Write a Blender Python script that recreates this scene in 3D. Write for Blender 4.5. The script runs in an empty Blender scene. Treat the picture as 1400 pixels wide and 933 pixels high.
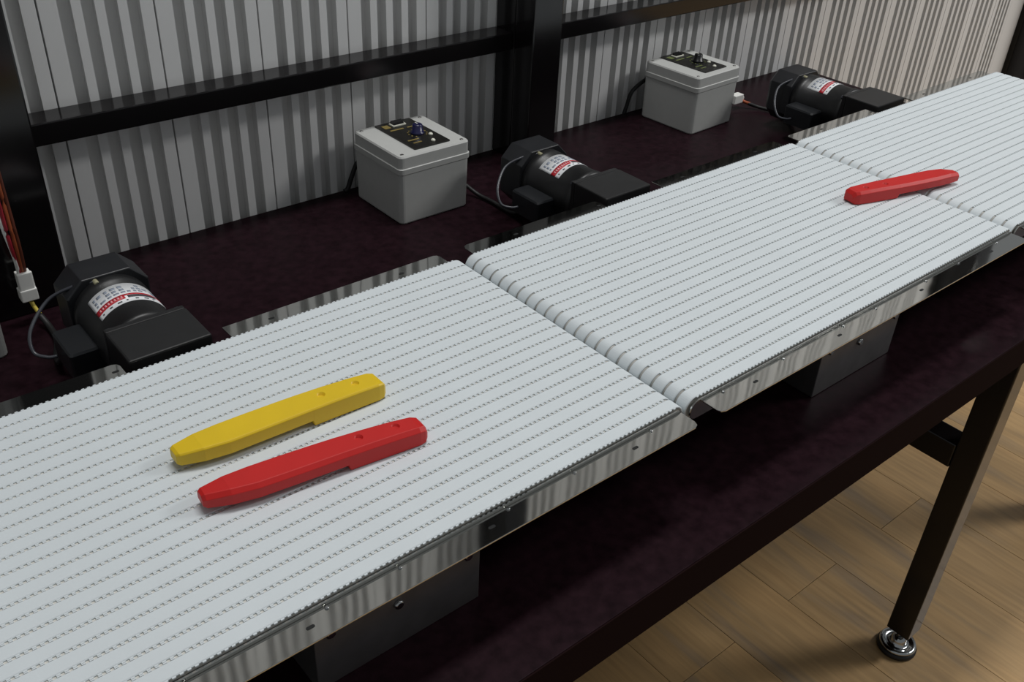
import bpy, bmesh, math, random
from mathutils import Vector, Matrix

random.seed(7)
scene = bpy.context.scene
COL = scene.collection
ZB = 0.7587            # height of the belt surface above the floor

# ------------------------------------------------------------------ camera
cam_data = bpy.data.cameras.new('camera')
cam_data.sensor_width = 36.0
cam_data.lens = 1315.81 / 1400.0 * 36.0
cam_data.clip_start = 0.01
cam = bpy.data.objects.new('camera', cam_data)
COL.objects.link(cam)
_F = Vector((0.54983, 0.62541, -0.55367)); _R = Vector((0.76945, -0.63717, 0.04438)); _U = _R.cross(_F)
cam.matrix_world = Matrix(((_R.x, _U.x, -_F.x, -0.56433),
                           (_R.y, _U.y, -_F.y, -0.41341),
                           (_R.z, _U.z, -_F.z, 0.51459 + ZB),
                           (0, 0, 0, 1)))
scene.camera = cam

# ------------------------------------------------------------------ world, lamps, exposure
world = bpy.data.worlds.new('world')
scene.world = world
world.use_nodes = True
bg = world.node_tree.nodes['Background']
bg.inputs['Color'].default_value = (0.93, 0.97, 1.0, 1)
bg.inputs['Strength'].default_value = 0.33


def area_light(name, loc, size, energy, target, color=(1.0, 0.995, 0.985)):
    l = bpy.data.lights.new(name, 'AREA')
    l.shape = 'RECTANGLE'
    l.size, l.size_y = size
    l.energy = energy
    l.color = color
    o = bpy.data.objects.new(name, l)
    COL.objects.link(o)
    o.location = loc
    o.rotation_euler = (Vector(target) - Vector(loc)).to_track_quat('-Z', 'Y').to_euler()
    return o


area_light('ceiling_lamp_light', (0.4, 0.42, 4.2), (1.6, 0.4), 98, (0.4, 0.42, 0))
area_light('ceiling_lamp_light', (3.3, -1.3, 3.0), (1.6, 0.6), 122, (3.3, -1.3, 0))

vs = scene.view_settings
vs.view_transform = 'Standard'
vs.look = 'None'
vs.exposure = -0.55
vs.gamma = 1.0
vs.use_curve_mapping = False


# ------------------------------------------------------------------ materials
def srgb(r, g, b):
    def f(c):
        c /= 255.0
        return c / 12.92 if c <= 0.04045 else ((c + 0.055) / 1.055) ** 2.4
    return (f(r), f(g), f(b), 1.0)


MATS = {}


def mat(name, col, rough=0.5, metal=0.0, spec=0.5, var=0.0, scale=40.0, stretch=(1, 1, 1), bump=0.0, bscale=60.0,
        coat=0.0, rvar=0.0, col2=None):
    if name in MATS:
        return MATS[name]
    m = bpy.data.materials.new(name)
    m.use_nodes = True
    nt = m.node_tree
    b = nt.nodes['Principled BSDF']
    b.inputs['Base Color'].default_value = col
    b.inputs['Roughness'].default_value = rough
    b.inputs['Metallic'].default_value = metal
    b.inputs['Specular IOR Level'].default_value = spec
    b.inputs['Coat Weight'].default_value = coat
    tc = nt.nodes.new('ShaderNodeTexCoord')
    mp = nt.nodes.new('ShaderNodeMapping')
    mp.inputs['Scale'].default_value = stretch
    nt.links.new(tc.outputs['Object'], mp.inputs['Vector'])
    if var or col2 or rvar:
        n = nt.nodes.new('ShaderNodeTexNoise')
        n.inputs['Scale'].default_value = scale
        n.inputs['Detail'].default_value = 4
        nt.links.new(mp.outputs['Vector'], n.inputs['Vector'])
        if var or col2:
            r = nt.nodes.new('ShaderNodeValToRGB')
            r.color_ramp.elements[0].position = 0.3
            r.color_ramp.elements[1].position = 0.7
            if col2:
                r.color_ramp.elements[0].color = col
                r.color_ramp.elements[1].color = col2
            else:
                r.color_ramp.elements[0].color = tuple(c * (1 - var) for c in col[:3]) + (1,)
                r.color_ramp.elements[1].color = tuple(min(1, c * (1 + var)) for c in col[:3]) + (1,)
            nt.links.new(n.outputs['Fac'], r.inputs['Fac'])
            nt.links.new(r.outputs['Color'], b.inputs['Base Color'])
        if rvar:
            mr = nt.nodes.new('ShaderNodeMapRange')
            mr.inputs['To Min'].default_value = max(0.02, rough - rvar)
            mr.inputs['To Max'].default_value = rough + rvar
            nt.links.new(n.outputs['Fac'], mr.inputs['Value'])
            nt.links.new(mr.outputs['Result'], b.inputs['Roughness'])
    if bump:
        n2 = nt.nodes.new('ShaderNodeTexNoise')
        n2.inputs['Scale'].default_value = bscale
        n2.inputs['Detail'].default_value = 2
        nt.links.new(mp.outputs['Vector'], n2.inputs['Vector'])
        bp = nt.nodes.new('ShaderNodeBump')
        bp.inputs['Strength'].default_value = bump
        bp.inputs['Distance'].default_value = 0.002
        nt.links.new(n2.outputs['Fac'], bp.inputs['Height'])
        nt.links.new(bp.outputs['Normal'], b.inputs['Normal'])
    MATS[name] = m
    return m


M_BELT = mat('belt_white', srgb(206, 213, 216), 0.55, var=0.02, scale=18)
M_BED = mat('bed_pale_plastic', srgb(214, 212, 205), 0.6)
M_ROLL = mat('roller_grey', srgb(176, 174, 168), 0.5)
M_STEEL = mat('stainless_polished', srgb(196, 196, 192), 0.05, metal=1.0, bump=0.10, bscale=11, rvar=0.03, scale=30)
M_STEELD = mat('stainless_brushed', srgb(150, 148, 146), 0.34, metal=1.0, var=0.12, scale=60, stretch=(1, 1, 6))
M_HOUS = mat('stainless_matt', srgb(140, 137, 137), 0.48, metal=1.0, var=0.10, scale=45)
M_SLOTSHADE = mat('slot_shade', srgb(12, 14, 14), 0.8)
M_TABLE = mat('table_dark_wood', srgb(30, 16, 21), 0.36, var=0.35, scale=90, rvar=0.05, spec=0.06)
M_EDGE = mat('table_edge_matt', srgb(28, 16, 16), 0.85, spec=0.03)
M_FRAME = mat('black_painted_steel', srgb(17, 15, 16), 0.15, spec=0.45, var=0.1, scale=20)
M_WALL = mat('wall_panel_white', srgb(220, 220, 219), 0.5, var=0.02, scale=6)
M_WALLB = mat('wall_backing', srgb(60, 58, 56), 0.8)
M_BOX = mat('box_grey_plastic', srgb(182, 183, 180), 0.5, var=0.02, scale=90, bump=0.05, bscale=900)
M_PANEL = mat('panel_black', srgb(24, 23, 20), 0.35, var=0.3, scale=120)
M_MOTOR = mat('motor_black', srgb(26, 26, 27), 0.42, var=0.15, scale=80)
M_HOOD = mat('hood_black', srgb(30, 31, 34), 0.38, var=0.1, scale=60)
M_TBOX = mat('terminal_box_black', srgb(28, 30, 33), 0.4)
M_LABEL = mat('label_white', srgb(226, 228, 230), 0.4)
M_LPRINT = mat('label_print_blue_grey', srgb(138, 146, 160), 0.45)
M_LDARK = mat('label_print_dark', srgb(62, 62, 68), 0.45)
M_LRED = mat('label_red', srgb(186, 30, 44), 0.4)
M_LPINK = mat('label_print_pale', srgb(226, 160, 164), 0.45)
M_RUBBER = mat('rubber_black', srgb(16, 16, 17), 0.55)
M_WIRE = mat('wire_grey', srgb(58, 60, 66), 0.35)
M_CHROME = mat('chrome', srgb(176, 178, 178), 0.14, metal=1.0)
M_WHITEP = mat('connector_white', srgb(226, 226, 222), 0.45)
M_YELLOWW = mat('wire_yellow', srgb(196, 176, 70), 0.5)
M_FERR = mat('ferrule_pale', srgb(150, 146, 118), 0.5)
M_ORANGEW = mat('wire_orange', srgb(150, 74, 40), 0.5)
M_BROWNW = mat('wire_brown', srgb(92, 44, 28), 0.5)
M_REDW = mat('wire_red', srgb(150, 30, 44), 0.5)
M_YELLOW = mat('plastic_yellow', srgb(218, 184, 24), 0.42, var=0.03, scale=40)
M_RED = mat('plastic_red', srgb(190, 19, 16), 0.48, var=0.03, scale=40)
M_KNOB = mat('knob_dark_blue', srgb(28, 28, 66), 0.25)
M_KNOBK = mat('knob_black', srgb(18, 18, 19), 0.3)
M_GOLD = mat('panel_print_ochre', srgb(128, 112, 62), 0.5)
M_GREEN = mat('panel_print_olive', srgb(96, 106, 62), 0.5)
M_LED = mat('indicator_white', srgb(214, 214, 200), 0.3)
M_SUBFLOOR = mat('subfloor_dark', srgb(36, 26, 18), 0.8)


def floor_mat():
    m = bpy.data.materials.new('floor_oak_laminate')
    m.use_nodes = True
    nt = m.node_tree
    b = nt.nodes['Principled BSDF']
    b.inputs['Roughness'].default_value = 0.38
    tc = nt.nodes.new('ShaderNodeTexCoord')
    oi = nt.nodes.new('ShaderNodeObjectInfo')
    mp = nt.nodes.new('ShaderNodeMapping')
    mp.inputs['Scale'].default_value = (11, 1.6, 1)
    nt.links.new(tc.outputs['Object'], mp.inputs['Vector'])
    ml = nt.nodes.new('ShaderNodeMath'); ml.operation = 'MULTIPLY'; ml.inputs[1].default_value = 37.0
    nt.links.new(oi.outputs['Random'], ml.inputs[0])
    n = nt.nodes.new('ShaderNodeTexNoise'); n.noise_dimensions = '4D'
    n.inputs['Scale'].default_value = 1.3; n.inputs['Detail'].default_value = 5; n.inputs['Distortion'].default_value = 0.7
    nt.links.new(mp.outputs['Vector'], n.inputs['Vector']); nt.links.new(ml.outputs[0], n.inputs['W'])
    r = nt.nodes.new('ShaderNodeValToRGB')
    e = r.color_ramp.elements
    e[0].position = 0.28; e[0].color = srgb(142, 126, 108)
    e[1].position = 0.75; e[1].color = srgb(196, 158, 108)
    k = r.color_ramp.elements.new(0.45); k.color = srgb(180, 148, 104)
    nt.links.new(n.outputs['Fac'], r.inputs['Fac'])
    n2 = nt.nodes.new('ShaderNodeTexNoise'); n2.noise_dimensions = '4D'
    n2.inputs['Scale'].default_value = 9; n2.inputs['Detail'].default_value = 3
    mp2 = nt.nodes.new('ShaderNodeMapping'); mp2.inputs['Scale'].default_value = (14, 1.0, 1)
    nt.links.new(tc.outputs['Object'], mp2.inputs['Vector'])
    nt.links.new(mp2.outputs['Vector'], n2.inputs['Vector']); nt.links.new(ml.outputs[0], n2.inputs['W'])
    mx = nt.nodes.new('ShaderNodeMix'); mx.data_type = 'RGBA'; mx.blend_type = 'MULTIPLY'
    mx.inputs['Factor'].default_value = 0.55
    r2 = nt.nodes.new('ShaderNodeValToRGB')
    r2.color_ramp.elements[0].position = 0.3; r2.color_ramp.elements[0].color = (0.6, 0.58, 0.56, 1)
    r2.color_ramp.elements[1].position = 0.65; r2.color_ramp.elements[1].color = (1, 1, 1, 1)
    nt.links.new(n2.outputs['Fac'], r2.inputs['Fac'])
    nt.links.new(r.outputs['Color'], mx.inputs['A']); nt.links.new(r2.outputs['Color'], mx.inputs['B'])
    nt.links.new(mx.outputs['Result'], b.inputs['Base Color'])
    return m


M_FLOOR = floor_mat()


# ------------------------------------------------------------------ mesh helpers
class MB:
    """collects vertices and faces; build() links them as one mesh object"""

    def __init__(self):
        self.v = []
        self.f = []
        self.sm = []

    def add(self, vs, fs, smooth=False):
        o = len(self.v)
        self.v.extend([tuple(p) for p in vs])
        self.f.extend([tuple(i + o for i in f) for f in fs])
        self.sm.extend([smooth] * len(fs))
        return self

    def box(self, x0, x1, y0, y1, z0, z1):
        vs = [(x0, y0, z0), (x1, y0, z0), (x1, y1, z0), (x0, y1, z0), (x0, y0, z1), (x1, y0, z1), (x1, y1, z1), (x0, y1, z1)]
        return self.add(vs, [(0, 3, 2, 1), (4, 5, 6, 7), (0, 1, 5, 4), (1, 2, 6, 5), (2, 3, 7, 6), (3, 0, 4, 7)])

    def prism(self, poly, axis, a, b, smooth=False):
        """poly: list of 2-D points; extruded along axis from a to b"""
        def P(p, t):
            return {'x': (t, p[0], p[1]), 'y': (p[0], t, p[1]), 'z': (p[0], p[1], t)}[axis]
        n = len(poly)
        vs = [P(p, a) for p in poly] + [P(p, b) for p in poly]
        self.add(vs, [tuple(range(n)), tuple(range(2 * n - 1, n - 1, -1))])
        o = len(self.v) - 2 * n
        self.f.extend([(o + i, o + n + i, o + n + (i + 1) % n, o + (i + 1) % n) for i in range(n)])
        self.sm.extend([smooth] * n)
        return self

    def loft(self, rings, cap=True, smooth=False, closed=True):
        n = len(rings[0])
        o = len(self.v)
        for r in rings:
            self.v.extend([tuple(p) for p in r])
        for k in range(len(rings) - 1):
            for i in range(n if closed else n - 1):
                j = (i + 1) % n
                self.f.append((o + k * n + i, o + k * n + j, o + (k + 1) * n + j, o + (k + 1) * n + i))
                self.sm.append(smooth)
        if cap:
            self.f.append(tuple(o + i for i in range(n - 1, -1, -1))); self.sm.append(False)
            self.f.append(tuple(o + (len(rings) - 1) * n + i for i in range(n))); self.sm.append(False)
        return self

    def lathe(self, prof, c=(0, 0, 0), axis='z', n=28, smooth=True):
        rings = []
        for r, t in prof:
            ring = []
            for i in range(n):
                a = 2 * math.pi * i / n
                p = (r * math.cos(a), r * math.sin(a))
                q = {'z': (p[0], p[1], t), 'y': (p[0], t, -p[1]), 'x': (t, p[0], p[1])}[axis]
                ring.append((q[0] + c[0], q[1] + c[1], q[2] + c[2]))
            rings.append(ring)
        return self.loft(rings, True, smooth)

    def tube(self, pts, r, n=8, sub=6):
        pts = [Vector(p) for p in pts]
        if len(pts) > 2 and sub > 1:
            q = []
            P = [2 * pts[0] - pts[1]] + pts + [2 * pts[-1] - pts[-2]]
            for k in range(1, len(P) - 2):
                a, b, c, d = P[k - 1], P[k], P[k + 1], P[k + 2]
                for s in range(sub):
                    t = s / sub
                    q.append(0.5 * ((2 * b) + (c - a) * t + (2 * a - 5 * b + 4 * c - d) * t * t + (3 * b - a - 3 * c + d) * t ** 3))
            q.append(pts[-1])
            pts = q
        rings = []
        up = Vector((0, 0, 1))
        for i, p in enumerate(pts):
            t = (pts[min(i + 1, len(pts) - 1)] - pts[max(i - 1, 0)]).normalized()
            s = t.cross(up)
            if s.length < 1e-3:
                s = t.cross(Vector((1, 0, 0)))
            s.normalize()
            u = s.cross(t)
            rings.append([p + r * (math.cos(2 * math.pi * k / n) * s + math.sin(2 * math.pi * k / n) * u) for k in range(n)])
        return self.loft(rings, True, True)

    def mesh(self, name, m, bevel=0.0, seg=2):
        me = bpy.data.meshes.new(name)
        me.from_pydata(self.v, [], self.f)
        me.polygons.foreach_set('use_smooth', self.sm)
        bm = bmesh.new()
        bm.from_mesh(me)
        bmesh.ops.recalc_face_normals(bm, faces=bm.faces)
        if bevel:
            es = [e for e in bm.edges if len(e.link_faces) == 2 and e.calc_face_angle(0) > 0.5]
            bmesh.ops.bevel(bm, geom=es, offset=bevel, segments=seg, affect='EDGES', profile=0.6)
        bm.to_mesh(me)
        bm.free()
        me.materials.append(m)
        me.update()
        return me

    def build(self, name, m, parent=None, loc=(0, 0, 0), rz=0.0, bevel=0.0, seg=2):
        o = bpy.data.objects.new(name, self.mesh(name, m, bevel, seg))
        COL.objects.link(o)
        o.parent = parent
        o.location = loc
        o.rotation_euler.z = rz
        return o


def place(name, me, parent=None, loc=(0, 0, 0), rz=0.0):
    o = bpy.data.objects.new(name, me)
    COL.objects.link(o)
    o.parent = parent
    o.location = loc
    o.rotation_euler.z = rz
    return o


def tag(o, label=None, cat=None, group=None, kind=None):
    if label: o['label'] = label
    if cat: o['category'] = cat
    if group: o['group'] = group
    if kind: o['kind'] = kind
    return o


def empty(name, loc, rz=0.0):
    o = bpy.data.objects.new(name, None)
    o.empty_display_size = 0.05
    COL.objects.link(o)
    o.location = loc
    o.rotation_euler.z = rz
    return o


def copy_tree(o, parent=None):
    c = o.copy()
    COL.objects.link(c)
    c.parent = parent
    for ch in list(o.children):
        copy_tree(ch, c)
    return c


def rrect(hx, hy, r, z, c=(0, 0), n=4):
    out = []
    for sx, sy, a0 in ((1, 1, 0), (-1, 1, 90), (-1, -1, 180), (1, -1, 270)):
        for k in range(n + 1):
            a = math.radians(a0 + 90 * k / n)
            out.append((c[0] + sx * (hx - r) + r * math.cos(a), c[1] + sy * (hy - r) + r * math.sin(a), z))
    return out


# ------------------------------------------------------------------ constants measured from the photograph
W = 0.33                 # width over the belts
TABLE_Z = ZB - 0.0995    # table top
YW = 0.7372              # front of the wall panels
YF = -0.0807             # front edge of the table
PITCH = 0.606            # conveyor module spacing

# ------------------------------------------------------------------ floor
floor = tag(MB().box(-2.2, 4.6, -1.9, 0.80, -0.03, -0.0085).build('floor', M_SUBFLOOR), kind='structure')
PW, PL = 0.1432, 1.2
plank = MB().box(0.0003, PW - 0.0003, 0.0005, PL - 0.0005, -0.009, 0).mesh('plank', M_FLOOR, bevel=0.0004, seg=1)
x0 = 0.5715 - PW * 18
for i in range(46):
    off = 0.1205 if i % 2 == 0 else 0.1205 - 0.6
    for j in range(-3, 2):
        y = off + j * PL
        if y + PL < -1.9 or y > 0.79:
            continue
        if y + PL > 0.80 or y < -1.9:
            ya, yb = max(y, -1.9), min(y + PL, 0.80)
            me = MB().box(0.0003, PW - 0.0003, ya - y + 0.0005, yb - y - 0.0005, -0.009, 0).mesh('plank', M_FLOOR, bevel=0.0004, seg=1)
        else:
            me = plank
        place('plank', me, floor, (x0 + i * PW, y, 0))

# ------------------------------------------------------------------ wall of grooved panels
WALL_TOP = 2.75
wall = tag(MB().box(-1.6, 2.36, YW + 0.024, YW + 0.07, 0, WALL_TOP).build('wall_back', M_WALLB), kind='structure')
PNW = 0.1297


def panel_mesh(wd):
    """plan profile: five lands with four recessed channels between"""
    g = 0.0011
    dp = 0.0200
    s = wd / 0.1297
    edges = []
    x = g
    lands = [0.0205, 0.0110, 0.0110, 0.0110, 0.0155]
    ch = (0.1297 - 2 * g - sum(lands)) / 4
    front = []
    x = 0.0
    for i, l in enumerate(lands):
        front.append((x, 0)); front.append((x + l, 0))
        x += l
        if i < 4:
            lip, u = 0.0016, 0.0036  # undercut sides, shaped to deepen the shade in the channels
            front += [(x, lip), (x - u, lip + 0.003), (x - u, dp), (x + ch + u, dp), (x + ch + u, lip + 0.003), (x + ch, lip)]
            x += ch
    front = [(g + p[0] * s, p[1]) for p in front]
    poly = front + [(front[-1][0], 0.0235), (front[0][0], 0.0235)]
    m = MB()
    n = len(poly)
    vs = [(p[0], p[1], 0) for p in poly] + [(p[0], p[1], WALL_TOP - 0.01) for p in poly]
    m.add(vs, [(i, (i + 1) % n, n + (i + 1) % n, n + i) for i in range(n)])
    return m.mesh('panel', M_WALL)


pm = panel_mesh(PNW)
xs = [-0.268 + PNW * k for k in range(-9, 5)]
for x in xs:
    place('panel', pm, wall, (x, YW, 0.005))
place('panel', panel_mesh(0.1075), wall, (-0.268 + PNW * 5, YW, 0.005))
x = 0.6185 - PNW
while x + PNW < 2.13:
    place('panel', pm, wall, (x, YW, 0.005))
    x += PNW
place('panel', panel_mesh(0.092), wall, (x, YW, 0.005))
x += 0.0922
# smooth rounded corner strip closing the wall on the right
wd = 2.2420 - x
pts = [(0, 0), (wd * 0.3, -0.003), (wd * 0.6, -0.001), (wd * 0.85, 0.006), (wd, 0.0200), (wd, 0.0235), (0, 0.0235)]
mb = MB().prism(pts, 'z', 0, WALL_TOP - 0.01)
tag(mb.build('corner_strip', M_WALL, wall, (x, YW, 0.005)), 'smooth white corner strip closing the grooved wall')

# ------------------------------------------------------------------ black steel frame before the wall
fr = tag(empty('steel_frame', (0, YW, TABLE_Z)), 'black steel tube frame of posts and rails before the grooved wall', 'frame')
RZ0, RZ1 = 0.0745 + 0.0995, 0.1005 + 0.0995
PT = WALL_TOP - TABLE_Z - 0.02


def post(xa, xb, top=PT, z0=0.0005):
    MB().box(xa, xb, -0.0455, -0.0005, z0, top).build('post', M_FRAME, fr, bevel=0.002)
    MB().box(xa, xb, -0.0875, -0.0460, z0, top).build('post', M_FRAME, fr, bevel=0.002)


post(0.3805, 0.4370)
post(-0.405, -0.3215)
for xa, xb in ((-0.321, 0.380), (0.4375, 2.242), (-1.5, -0.4055)):
    for dz in (0.0, 0.62, 1.24):  # upper two levels are unseen, added for the polished flanges to reflect
        MB().box(xa, xb, -0.0400, -0.0005, RZ0 + dz, RZ1 + dz).build('rail', M_FRAME, fr, bevel=0.0015)
MB().box(0.4375, 1.15, -0.0400, -0.0005, RZ0 + 0.165, RZ1 + 0.175).build('rail', M_FRAME, fr, bevel=0.0015)  # unseen rail, added as a dark reflection for the middle far flange
MB().box(1.1505, 1.20, -0.0400, -0.0005, RZ0 + 0.165, RZ0 + 0.6195).build('post', M_FRAME, fr, bevel=0.0015)  # unseen stud, made up to end the added reflection rail
MB().box(2.2425, 2.33, -0.10, -0.0005, -TABLE_Z + 0.001, PT).build('post', M_FRAME, fr, bevel=0.003)

# ------------------------------------------------------------------ table
TX0, TX1 = -1.35, 1.197
tb = tag(empty('workbench', (0, 0, 0)), 'long dark brown workbench with square tube legs under the conveyors', 'table')
MB().box(TX0, TX1, YF + 0.0015, YW - 0.001, TABLE_Z - 0.0474, TABLE_Z).build('tabletop', M_TABLE, tb, bevel=0.0008)
MB().box(TX0, TX1, YF, YF + 0.0014, TABLE_Z - 0.0474, TABLE_Z - 0.0006).build('edge_sheen_mask', M_EDGE, tb)  # strip added to keep the front edge dark, without bright grazing reflections
LX, LY, LS = 0.6157, -0.0690, 0.0382
for lx in (LX, -1.2, 1.145):
    for ly, nm in ((LY, 'front'), (YW - 0.07, 'rear')):
        leg = MB().box(lx, lx + LS, ly, ly + LS, 0.046, TABLE_Z - 0.0479).build('leg', M_FRAME, tb, bevel=0.002)
        cx, cy = lx + LS / 2, ly + LS / 2
        # levelling foot: rubber pad, pressed chrome dish and threaded stem with nut
        MB().lathe([(0.029, 0.0), (0.0315, 0.002), (0.0315, 0.007), (0.029, 0.010)], (cx, cy, 0.0003)).build(
            'foot_pad', M_RUBBER, leg)
        MB().lathe([(0.0285, 0.0103), (0.0295, 0.012), (0.0285, 0.0145), (0.0250, 0.0155), (0.0200, 0.0140), (0.0165, 0.0125),
                    (0.0130, 0.0150), (0.0125, 0.021), (0.0095, 0.0265), (0.0055, 0.028)], (cx, cy, 0.0003)).build(
            'foot_dish', M_CHROME, leg)
        MB().lathe([(0.0048, 0.0275), (0.0048, 0.0475)], (cx, cy, 0), n=14).build('foot_stem', M_CHROME, leg)
        MB().lathe([(0.0092, 0.034), (0.0092, 0.042)], (cx, cy, 0), n=6, smooth=False).build('foot_nut', M_CHROME, leg, bevel=0.0006)
    MB().box(lx, lx + LS, LY + LS + 0.0003, YW - 0.0703, ZB - 0.3722, ZB - 0.3315).build('stretcher', M_FRAME, tb, bevel=0.002)

# ------------------------------------------------------------------ conveyors
RR = 0.013             # belt radius over the end rollers
XA, XE = 0.025 - PITCH, -0.004   # roller centres, measured from the module's outfeed end
NB = 22
BP = W / NB


def loop_path():
    """stadium path of the belt's outer face: (x, z, nx, nz)"""
    out = []
    nst = 8
    for k in range(nst + 1):
        out.append((XA + (XE - XA) * k / nst, 0.0, 0, 1))
    for k in range(1, 20):
        a = math.pi / 2 - math.pi * k / 20
        out.append((XE + RR * math.cos(a), -RR + RR * math.sin(a), math.cos(a), math.sin(a)))
    for k in range(nst + 1):
        out.append((XE + (XA - XE) * k / nst, -2 * RR, 0, -1))
    for k in range(1, 20):
        a = -math.pi / 2 - math.pi * k / 20
        out.append((XA + RR * math.cos(a), -RR + RR * math.sin(a), math.cos(a), math.sin(a)))
    return out


def belt_mesh():
    m = MB()
    hw, th = 0.0062, 0.0014
    prof = [(-hw, -th), (-hw, -0.0006), (-hw + 0.0007, 0.0), (hw - 0.0007, 0.0), (hw, -0.0006), (hw, -th)]
    rings = [[(x + nx * d, y, z + nz * d) for y, d in prof] for x, z, nx, nz in loop_path()]
    rings.append(rings[0])
    m.loft(rings, cap=False)
    # moulded teeth along both edges, 5 mm pitch
    n = int((XE - XA) / 0.005)
    for i in range(n + 1):
        x = XA + 0.001 + i * (XE - XA - 0.002) / n
        for s in (-1, 1):
            ya, yb = s * hw, s * (hw + 0.0012)
            a, b = x - 0.00125, x + 0.00125
            z1, z0 = -0.0003, -0.0014
            vs = [(a, ya, z1), (b, ya, z1), (b, yb, z1), (a, yb, z1), (a, ya, z0), (b, ya, z0), (b, yb, z0), (a, yb, z0)]
            m.add(vs, [(0, 1, 2, 3), (3, 2, 6, 7), (0, 3, 7, 4), (1, 5, 6, 2)])
    return m.mesh('belt_strip', M_BELT)


BELT = belt_mesh()


def make_conveyor():
    root = empty('belt_conveyor', (0, 0, ZB))
    for k in range(NB):
        place('belt_strip', BELT, root, (0, BP * (k + 0.5), 0))
    # slider bed under the carrying run
    MB().box(XA, XE, 0.002, W - 0.002, -0.0050, -0.0015).build('slider_bed', M_BED, root)
    for xc in (XA, XE):
        MB().lathe([(RR - 0.0016, 0.002), (RR - 0.0016, W - 0.002)], (xc, 0, -RR), axis='y', n=48).build('end_roller', M_ROLL, root)
    # side plates bent outwards into flat flanges; the far one is notched for the gearbox
    fz, ft = -0.0055, 0.0015
    fw = 0.0225
    nose = [(XE + 0.0095 * math.cos(a), -RR + 0.0105 * math.sin(a)) for a in [math.pi / 2 - math.pi * k / 8 for k in range(9)]]
    nose += [(XA + 0.0095 * math.cos(a), -RR + 0.0105 * math.sin(a)) for a in [-math.pi / 2 - math.pi * k / 8 for k in range(9)]]

    def flange(y_in, sgn, xa, xb, ra, rb, nm='side_flange', wd=fw):
        """flat strip from the belt edge outwards with rounded outer corners, plus its folded lip"""
        y0, y1 = y_in, y_in + sgn * wd
        c = 0.006
        poly = [(xa, y0), (xb, y0)]
        if rb:
            poly += [(xb, y1 - sgn * c), (xb - c * 0.3, y1 - sgn * c * 0.3), (xb - c, y1)]
        else:
            poly += [(xb, y1)]
        if ra:
            poly += [(xa + c, y1), (xa + c * 0.3, y1 - sgn * c * 0.3), (xa, y1 - sgn * c)]
        else:
            poly += [(xa, y1)]
        return MB().prism(poly, 'z', fz - ft, fz).build(nm, M_STEEL, root, bevel=0.0003, seg=1)

    near = MB().prism(nose, 'y', -0.0022, -0.0004).build('side_plate', M_STEEL, root, bevel=0.0003, seg=1)
    far = MB().prism(nose, 'y', W + 0.0004, W + 0.0022).build('side_plate', M_STEEL, root, bevel=0.0003, seg=1)
    f1 = flange(-0.0023, -1, 0.0303 - PITCH, 0.0017, True, True)
    f2 = flange(W + 0.0023, 1, -0.262, 0.0017 - 0.006, False, True, wd=0.026)
    f3 = flange(W + 0.0023, 1, 0.0303 - PITCH, -0.364, True, True, wd=0.026)
    # slots, uncut, their inner shade painted as dark patches, and screws on the flanges
    for x in (-0.067, -0.222, -0.377, -0.512):
        MB().prism([(p[0], p[1]) for p in rrect(0.0032, 0.0014, 0.0013, 0, (x, -0.0125))], 'z', fz - 0.0004, fz + 0.0002).build('slot_patch', M_SLOTSHADE, f1)
        if x < -0.37 or x > -0.25:
            MB().prism([(p[0], p[1]) for p in rrect(0.0032, 0.0014, 0.0013, 0, (x + 0.006, W + 0.0155))], 'z', fz - 0.0004, fz + 0.0002).build(
                'slot_patch', M_SLOTSHADE, f3 if x < -0.37 else f2)
    for x in (-0.55, -0.46, -0.36, -0.30, -0.20, -0.13, -0.04):
        MB().lathe([(0.0016, 0), (0.0016, 0.0008), (0.0009, 0.0014)], (x, -0.0048, fz), n=10).build('rivet', M_CHROME, f1)
    for x in (-0.55, -0.50, -0.445, -0.40, -0.20, -0.15, -0.10, -0.05):
        MB().lathe([(0.0018, 0), (0.0018, 0.0008), (0.0009, 0.0016)], (x, W + 0.0050, fz), n=10).build(
            'rivet', M_CHROME, f3 if x < -0.3 else f2)
    # drive housing below the belts: plates, standing on the table
    dx0, dx1 = -0.368, -0.219
    zt, zb_ = -0.0330, TABLE_Z - ZB + 0.0004
    hs = MB().box(dx0, dx1, 0.004, W - 0.004, zb_, zt).build('drive_housing', M_HOUS, root, bevel=0.001)
    for x, z in ((-0.297, -0.053), (-0.232, -0.043), (-0.355, -0.043)):
        MB().lathe([(0.0042, 0.004), (0.0042, 0.0018), (0.0030, 0.0008)], (x, 0, z), axis='y', n=12).build('screw', M_CHROME, hs)
    # cross members between the side plates
    for x in (XA + 0.05, XE - 0.05):
        MB().box(x - 0.012, x + 0.012, -0.0002, W + 0.0002, -0.0285, -0.0070).build('cross_member', M_STEELD, root)
    return root


conv = make_conveyor()
conv.location.x = 0.0
conv2 = copy_tree(conv); conv2.location.x = PITCH
conv3 = copy_tree(conv); conv3.location.x = PITCH * 2 - 0.002
G = 'white multi-strip belt conveyors in a row'
tag(conv, 'nearest white multi-strip belt conveyor, under the yellow handle', 'conveyor', G)
tag(conv2, 'middle white multi-strip belt conveyor between the other two', 'conveyor', G)
tag(conv3, 'farthest white multi-strip belt conveyor, at the upper right', 'conveyor', G)


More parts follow.
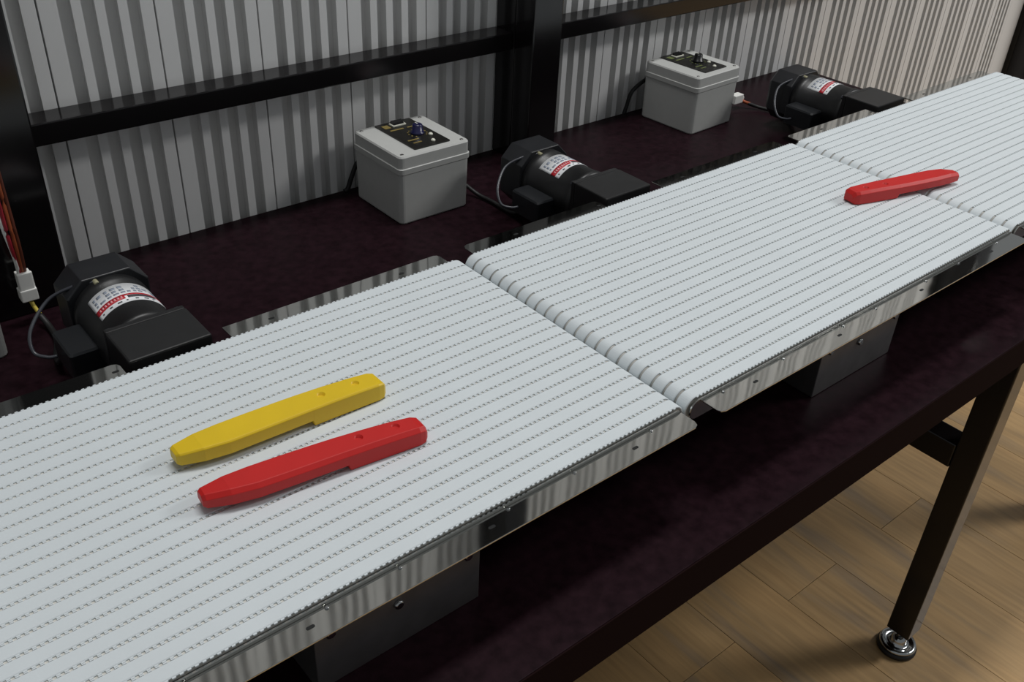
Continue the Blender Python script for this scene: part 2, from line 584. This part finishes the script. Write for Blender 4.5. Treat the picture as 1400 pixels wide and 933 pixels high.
# ------------------------------------------------------------------ gear motors
def make_motor():
    root = empty('gear_motor', (0, 0, ZB))
    xc, zc, r = -0.318, -0.040, 0.0405
    # gearbox: square block bolted against the side plate
    gb = MB().box(xc - 0.040, xc + 0.040, W + 0.0150, 0.4040, -0.080, 0.0).build('gearbox', M_MOTOR, root, bevel=0.0018)
    MB().box(xc - 0.0395, xc + 0.0395, 0.4045, 0.4115, -0.0795, -0.0006).build('gearbox_flange', M_MOTOR, root, bevel=0.0012)
    MB().lathe([(0.014, W + 0.0028), (0.014, W + 0.0148)], (xc, 0, zc), axis='y', n=20).build('shaft_boss', M_CHROME, gb)
    for sx in (-1, 1):
        for sz in (-1, 1):
            MB().lathe([(0.0035, 0.4117), (0.0035, 0.4150)], (xc + sx * 0.034, 0, zc + sz * 0.034), axis='y', n=6, smooth=False).build(
                'bolt', M_WIRE, gb)
    # motor body with end bells
    MB().lathe([(0.0375, 0.4117), (r, 0.4140), (r, 0.4205), (r - 0.0012, 0.4215), (r - 0.0012, 0.4940), (r, 0.4950), (r, 0.5100), (0.036, 0.5115)],
               (xc, 0, zc), axis='y', n=48).build('motor_body', M_MOTOR, root)
    # fan hood: eight-sided cover with ribs
    hh, c = 0.0425, 0.0175

    def octa(h_, c_, y):
        p = [(-h_ + c_, h_), (h_ - c_, h_), (h_, h_ - c_), (h_, -h_ + c_), (h_ - c_, -h_), (-h_ + c_, -h_), (-h_, -h_ + c_), (-h_, h_ - c_)]
        return [(xc + a, y, zc + b) for a, b in p]
    m = MB().loft([octa(hh - 0.001, c, 0.5080), octa(hh, c, 0.5090), octa(hh, c, 0.5500), octa(hh - 0.004, c, 0.5560)])
    hood = m.build('fan_hood', M_HOOD, root, bevel=0.0008)
    for k in range(5):
        MB().box(xc - 0.022, xc + 0.022, 0.5561, 0.5572, zc - 0.022 + k * 0.010, zc - 0.019 + k * 0.010).build('vent_rib', M_MOTOR, hood)
    # terminal box on the side of the body
    MB().loft([rrect(0.0300, 0.0270, 0.003, -0.068, (xc - 0.037, 0.4700)), rrect(0.0300, 0.0270, 0.003, -0.040, (xc - 0.037, 0.4700)),
               rrect(0.0285, 0.0255, 0.003, -0.0375, (xc - 0.037, 0.4700))]).build('terminal_box', M_TBOX, root)
    # curved name plate
    def patch(a0, a1, ya, yb, off, n=20):
        rr = r - 0.0012 + off
        P = []
        for i in range(n + 1):
            a = math.radians(a0 + (a1 - a0) * i / n)
            for y in (ya, yb):
                P.append((xc + rr * math.sin(a), y, zc + rr * math.cos(a)))
        for i in range(n + 1):
            a = math.radians(a0 + (a1 - a0) * i / n)
            for y in (ya, yb):
                P.append((xc + (rr - 0.00025) * math.sin(a), y, zc + (rr - 0.00025) * math.cos(a)))
        o = 2 * (n + 1)
        f = []
        for i in range(n):
            k = 2 * i
            f += [(k, k + 1, k + 3, k + 2), (o + k, o + k + 2, o + k + 3, o + k + 1), (k, k + 2, o + k + 2, o + k), (k + 1, o + k + 1, o + k + 3, k + 3)]
        f += [(0, o, o + 1, 1), (2 * n, 2 * n + 1, o + 2 * n + 1, o + 2 * n)]
        return MB().add(P, f, True)
    lab = patch(-47, 62, 0.4470, 0.4870, 0.0004, 28).build('name_plate', M_LABEL, root)
    patch(-47, 0, 0.4545, 0.4630, 0.0007, 12).build('red_band', M_LRED, lab)
    patch(0, 62, 0.4600, 0.4630, 0.0007, 16).build('red_line', M_LRED, lab)
    patch(4, 46, 0.4545, 0.4592, 0.0007, 12).build('dark_band', M_LDARK, lab)
    rnd = random.Random(3)
    pr = MB()
    a = -40.0
    while a < 54:
        wd_ = rnd.uniform(4, 12)
        for y0, y1 in ((0.4775, 0.4815), (0.4715, 0.4752), (0.4665, 0.4692)):
            if rnd.random() < 0.72:
                q = patch(a, min(a + wd_ * rnd.uniform(0.6, 0.9), 57), y0, y1, 0.0007, 3)
                pr.add(q.v, q.f, True)
        a += wd_ + 1.5
    tag(pr.build('print', M_LPRINT, lab), kind='stuff')
    pr = MB()
    for k in range(8):
        q = patch(-41 + k * 5, -38 + k * 5, 0.4570, 0.4605, 0.0010, 2)
        pr.add(q.v, q.f, True)
    tag(pr.build('band_print', M_LPINK, lab), kind='stuff')
    pr = MB()
    for k in range(7):
        q = patch(-40 + k * 13, -37.5 + k * 13 + (k % 3) * 2, 0.4498, 0.4518, 0.0007, 2)
        pr.add(q.v, q.f, True)
    tag(pr.build('small_print', M_LDARK, lab), kind='stuff')
    # looped lead from the hood to the terminal box
    ld = MB().tube([(xc - 0.012, 0.5070, -0.0020), (xc - 0.034, 0.5300 - 0.012, -0.0070), (xc - 0.058, 0.5240, -0.0180), (xc - 0.083, 0.5080, -0.0360),
                    (xc - 0.088, 0.4940, -0.0520), (xc - 0.079, 0.4830, -0.0560), (xc - 0.070, 0.4790, -0.0560)], 0.0019, 8, 7).build('lead', M_WIRE, root)
    MB().lathe([(0.0022, -0.004), (0.0028, -0.003), (0.0028, 0.003), (0.0022, 0.004)], (xc - 0.012, 0.5050, -0.0022), axis='y', n=10).build(
        'lead_ferrule', M_FERR, ld)
    return root


mot = make_motor()
mot2 = copy_tree(mot); mot2.location.x = PITCH - 0.0
mot3 = copy_tree(mot); mot3.location.x = PITCH * 2 - 0.0
G = 'black gear motors behind the conveyors'
tag(mot, 'nearest black gear motor with red and white name plate, beside the white cable plug', 'motor', G)
tag(mot2, 'middle black gear motor with red and white name plate, before the black post', 'motor', G)
tag(mot3, 'farthest black gear motor with red and white name plate, beside the grooved wall', 'motor', G)


# ------------------------------------------------------------------ control boxes
def make_box(knob_mat, print_mat):
    root = empty('control_box', (0, 0, TABLE_Z))
    b = MB()
    hb = 0.0583
    b.loft([rrect(0.0565, 0.0570, 0.006, 0.0006), rrect(0.0575, 0.0580, 0.007, 0.0025), rrect(hb + 0.0002, hb + 0.0004, 0.007, 0.0740),
            rrect(hb + 0.0016, hb + 0.0018, 0.007, 0.0752), rrect(hb + 0.0018, hb + 0.0020, 0.007, 0.0825), rrect(hb + 0.0008, hb + 0.0010, 0.007, 0.0832)])
    b.build('body', M_BOX, root)
    l = MB()
    l.loft([rrect(hb + 0.0004, hb + 0.0006, 0.007, 0.0834), rrect(hb + 0.0004, hb + 0.0006, 0.007, 0.0985), rrect(hb - 0.0010, hb - 0.0008, 0.006, 0.1005)])
    lid = l.build('lid', M_BOX, root)
    for sx in (-1, 1):
        for sy in (-1, 1):
            MB().lathe([(0.0026, 0.1005), (0.0026, 0.1010), (0.0018, 0.1013)], (sx * 0.0500, sy * 0.0505, 0), n=12).build('lid_screw', M_STEELD, lid)
    px, py = 0.0035, 0.0035
    pn = MB().prism([(p[0], p[1]) for p in rrect(0.0300, 0.0505, 0.002, 0, (px, py))], 'z', 0.1006, 0.1022).build('face_plate', M_PANEL, root)
    # rocker switch, speed knob, indicators and printed scale
    sw = MB().box(px - 0.0110, px + 0.0110, py + 0.0300, py + 0.0420, 0.1023, 0.1046).build('switch_frame', M_LED, pn, bevel=0.0006)
    MB().prism([(py + 0.0315, 0.1047), (py + 0.0405, 0.1047), (py + 0.0405, 0.1085), (py + 0.036, 0.1062)], 'x', px - 0.009, px + 0.009).build('switch_rocker', M_KNOBK, sw)
    kx, ky = px + 0.006, py - 0.005
    kn = MB().lathe([(0.0098, 0.1023), (0.0098, 0.1050), (0.0078, 0.1056), (0.0070, 0.1150), (0.0058, 0.1160)], (kx, ky, 0), n=20).build('knob', knob_mat, pn)
    MB().box(kx - 0.0007, kx + 0.0007, ky, ky + 0.0056, 0.1161, 0.1165).build('knob_pointer', M_LED, kn)
    for k in range(11):
        a = math.radians(-50 + 28 * k)
        MB().box(kx + 0.0135 * math.cos(a) - 0.0011, kx + 0.0135 * math.cos(a) + 0.0011, ky + 0.0135 * math.sin(a) - 0.0011, ky + 0.0135 * math.sin(a) + 0.0011,
                 0.1023, 0.1026).build('scale_mark', print_mat, pn)
    for x, y in ((px + 0.018, py - 0.020), (px + 0.008, py - 0.040)):
        MB().lathe([(0.0032, 0.1023), (0.0032, 0.1040), (0.0018, 0.1054)], (x, y, 0), n=14).build('indicator', M_LED, pn)
    for xa, xb, ya, yb in ((-0.022, -0.004, -0.024, -0.021), (-0.020, -0.006, -0.034, -0.0315), (-0.022, 0.0, 0.019, 0.0225), (0.006, 0.022, 0.019, 0.022),
                           (-0.024, -0.014, 0.030, 0.042)):
        MB().box(px + xa, px + xb, py + ya, py + yb, 0.1023, 0.1026).build('printed_bar', print_mat, pn)
    return root


BX, BY = 0.1047, 0.5922
cb = make_box(M_KNOB, M_GOLD)
cb.location = (BX + 0.0582, BY + 0.0586, TABLE_Z)
cb2 = make_box(M_KNOBK, M_GREEN)
_a = 0.0481
cb2.location = (0.7076 + 0.0582 * math.cos(_a) - 0.0586 * math.sin(_a), 0.5942 + 0.0586 * math.cos(_a) + 0.0582 * math.sin(_a), TABLE_Z)
cb2.rotation_euler.z = _a
cb0 = copy_tree(cb)
cb0.location = (-0.4142 - 0.0582, 0.5759 + 0.0586, TABLE_Z)
G = 'grey control boxes on the table'
tag(cb, 'grey plastic control box with dark blue knob, between the nearest and middle motors', 'control box', G)
tag(cb2, 'grey plastic control box with black knob, left of the farthest motor', 'control box', G)
tag(cb0, 'grey control box of which only a corner shows at the left edge', 'control box', G)

# ------------------------------------------------------------------ cables
zt = TABLE_Z


def cable(name, label, pts, r, m, group=None):
    o = MB().tube(pts, r, 8, 7).build(name, m)
    return tag(o, label, 'cable', group)


# wires hanging along the post down to a white plug, then on to the nearest motor
hang = tag(empty('motor_cable', (-0.370, 0.632, zt)), 'hanging red and brown wires with white plug beside the nearest motor', 'cable')
for k, (m_, dx, dy) in enumerate(((M_ORANGEW, 0.0022, 0.0), (M_BROWNW, 0.0052, 0.002), (M_REDW, -0.0015, -0.001), (M_WHITEP, -0.005, 0.001))):
    w = [(-0.006 + dx, -0.014 + dy, 0.240), (-0.006 + dx * 1.2, -0.012 + dy, 0.160), (-0.006 + dx * 1.3, -0.012 + dy, 0.110), (-0.004 + dx, -0.006, 0.085), (-0.0025 + dx * 0.8, 0.0, 0.064)]
    if k == 3:
        w = [(-0.016, -0.014, 0.240), (-0.014, -0.012, 0.170), (-0.010, -0.012, 0.120), (-0.006, -0.006, 0.085), (-0.0045, 0.0, 0.064)]
    MB().tube(w, 0.0021, 8, 6).build('wire', m_, hang)
pl = MB().box(-0.0085, 0.0065, -0.006, 0.006, 0.0335, 0.0645).build('plug', M_WHITEP, hang, bevel=0.001)
MB().box(-0.0100, 0.0080, -0.0072, 0.0072, 0.0300, 0.0440).build('plug_sleeve', M_WHITEP, hang, bevel=0.001)
MB().box(0.0066, 0.0080, -0.002, 0.002, 0.040, 0.062).build('plug_latch', M_WHITEP, pl)
MB().tube([(-0.001, 0.0, 0.0300), (0.001, -0.006, 0.0200), (0.004, -0.014, 0.0110)], 0.0024, 8, 6).build('wire', M_YELLOWW, hang)
MB().tube([(0.003, -0.012, 0.0125), (0.006, -0.030, 0.0050), (0.004, -0.060, 0.0045), (-0.006, -0.090, 0.0048), (-0.010, -0.116, 0.0120), (-0.004, -0.126, 0.0300), (0.000, -0.1305, 0.0360)], 0.0036, 8, 7).build(
    'sheath', M_RUBBER, hang)

cable('power_cable', 'black cable behind the control box with dark blue knob', [
    (0.130, 0.7115, zt + 0.050), (0.118, 0.722, zt + 0.046), (0.108, 0.7245, zt + 0.026), (0.100, 0.7245, zt + 0.008), (0.094, 0.7245, zt + 0.0045)], 0.0035, M_RUBBER, 'black cables at the control boxes')
cable('motor_cable', 'dark cable from the control box with dark blue knob to the middle motor', [
    (0.2240, 0.645, zt + 0.026), (0.236, 0.632, zt + 0.020), (0.248, 0.605, zt + 0.006), (0.252, 0.575, zt + 0.0045), (0.250, 0.530, zt + 0.006), (0.247, 0.502, zt + 0.020), (0.244, 0.490, zt + 0.034)], 0.0030, M_RUBBER, 'black cables at the control boxes')
_pl = MB().box(0.2215, 0.2275, 0.641, 0.650, zt + 0.022, zt + 0.031).build('connector', M_WHITEP, bevel=0.0008)
tag(_pl, 'tiny white connector on the right side of the blue-knobbed control box', 'connector')
cable('power_cable', 'black cable leaving the left side of the control box with black knob', [
    (0.735, 0.7215, zt + 0.066), (0.710, 0.7235, zt + 0.056), (0.688, 0.7245, zt + 0.042), (0.679, 0.7245, zt + 0.018), (0.674, 0.7245, zt + 0.0045)], 0.0035, M_RUBBER, 'black cables at the control boxes')
far_c = tag(empty('motor_cable', (0.884, 0.640, zt)), 'black cable with white plug between the farthest control box and farthest motor', 'cable')
MB().tube([(0.018, -0.014, 0.010), (0.030, -0.030, 0.0055), (0.038, -0.060, 0.0045), (0.026, -0.110, 0.0050), (0.000, -0.140, 0.020), (-0.006, -0.148, 0.035)], 0.0034, 8, 7).build('sheath', M_RUBBER, far_c)
MB().tube([(0.006, -0.004, 0.016), (0.014, -0.010, 0.012), (0.021, -0.017, 0.0095)], 0.0030, 8, 5).build('wire', M_ORANGEW, far_c)
o = MB().box(-0.016, 0.008, -0.009, 0.006, 0.012, 0.028).build('plug', M_WHITEP, far_c, bevel=0.0015)
MB().box(0.0082, 0.013, -0.007, 0.002, 0.010, 0.022).build('plug_sleeve', M_WHITEP, far_c, bevel=0.001)


# ------------------------------------------------------------------ plastic handles riding on the belts
def make_handle(m_, m2, CH):
    """local X from the thin tip (0) to the thick butt (0.184), local Y across, Z up from the belt"""
    H = 0.0185
    # stations: X, y centre, half width, bottom z, top z
    st = [(0.0, 0.0085, 0.0060, 0.0060, 0.0150), (0.0025, 0.0080, 0.0080, 0.0050, 0.0165), (0.020, 0.0055, 0.0118, 0.0050, H), (0.040, 0.0040, 0.0138, 0.0052, H),
          (0.065, 0.0030, 0.0140, 0.0055, H), (0.090, 0.0020, 0.0138, 0.0055, H), (0.1120, 0.0010, 0.0134, 0.0055, H), (0.1135, 0.0008, 0.0134, 0.0003, H),
          (0.135, -0.0006, 0.0128, 0.0003, H), (0.160, -0.0024, 0.0120, 0.0003, H - 0.0004), (0.176, -0.0038, 0.0112, 0.0003, H - 0.0010), (0.181, -0.0044, 0.0098, 0.0006, H - 0.0020),
          (0.184, -0.0048, 0.0070, 0.0030, H - 0.0060)]
    rings = []
    for x, yc, w, zb_, zt_ in st:
        c = min(CH, w * 0.45)
        cz = min(CH, (zt_ - zb_) * 0.35)
        rings.append([(x, yc - w, zb_ + 0.0008), (x, yc - w, zt_ - cz), (x, yc - w + c, zt_), (x, yc + w - c, zt_), (x, yc + w, zt_ - cz), (x, yc + w, zb_ + 0.0008),
                      (x, yc + w - 0.001, zb_), (x, yc - w + 0.001, zb_)])
    sh = MB().loft(rings).build('plastic_handle', m_, None, bevel=0.0005, seg=2)
    # two round blind holes cut into the top near the butt
    cut = MB()
    for x, y in ((0.128, 0.0015), (0.160, -0.0010)):
        cut.lathe([(0.0036, H - 0.0030), (0.0042, H + 0.0100)], (x, y, 0), n=18)
    co = cut.build('cutter', m2)
    md = sh.modifiers.new('holes', 'BOOLEAN')
    md.operation = 'DIFFERENCE'
    md.object = co
    bpy.context.view_layer.update()
    ev = sh.evaluated_get(bpy.context.evaluated_depsgraph_get())
    nm = bpy.data.meshes.new_from_object(ev)
    sh.modifiers.clear()
    sh.data = nm
    bpy.data.objects.remove(co)
    return sh


hy = make_handle(M_YELLOW, M_YELLOW, 0.0014)
hy.location = (-0.3835, 0.1775, ZB)
hr = make_handle(M_RED, M_RED, 0.0034)
hr.location = (-0.388, 0.1215, ZB); hr.rotation_euler.z = math.radians(-5.0)
hr2 = copy_tree(hr)
hr2.location = (0.679, 0.1245, ZB); hr2.rotation_euler.z = math.radians(180 - 10.5)
G = 'plastic handles on the belts'
tag(hy, 'yellow plastic handle lying on the nearest conveyor', 'handle', G)
tag(hr, 'red plastic handle lying beside the yellow one on the nearest conveyor', 'handle', G)
tag(hr2, 'red plastic handle crossing the gap between the middle and farthest conveyors', 'handle', G)
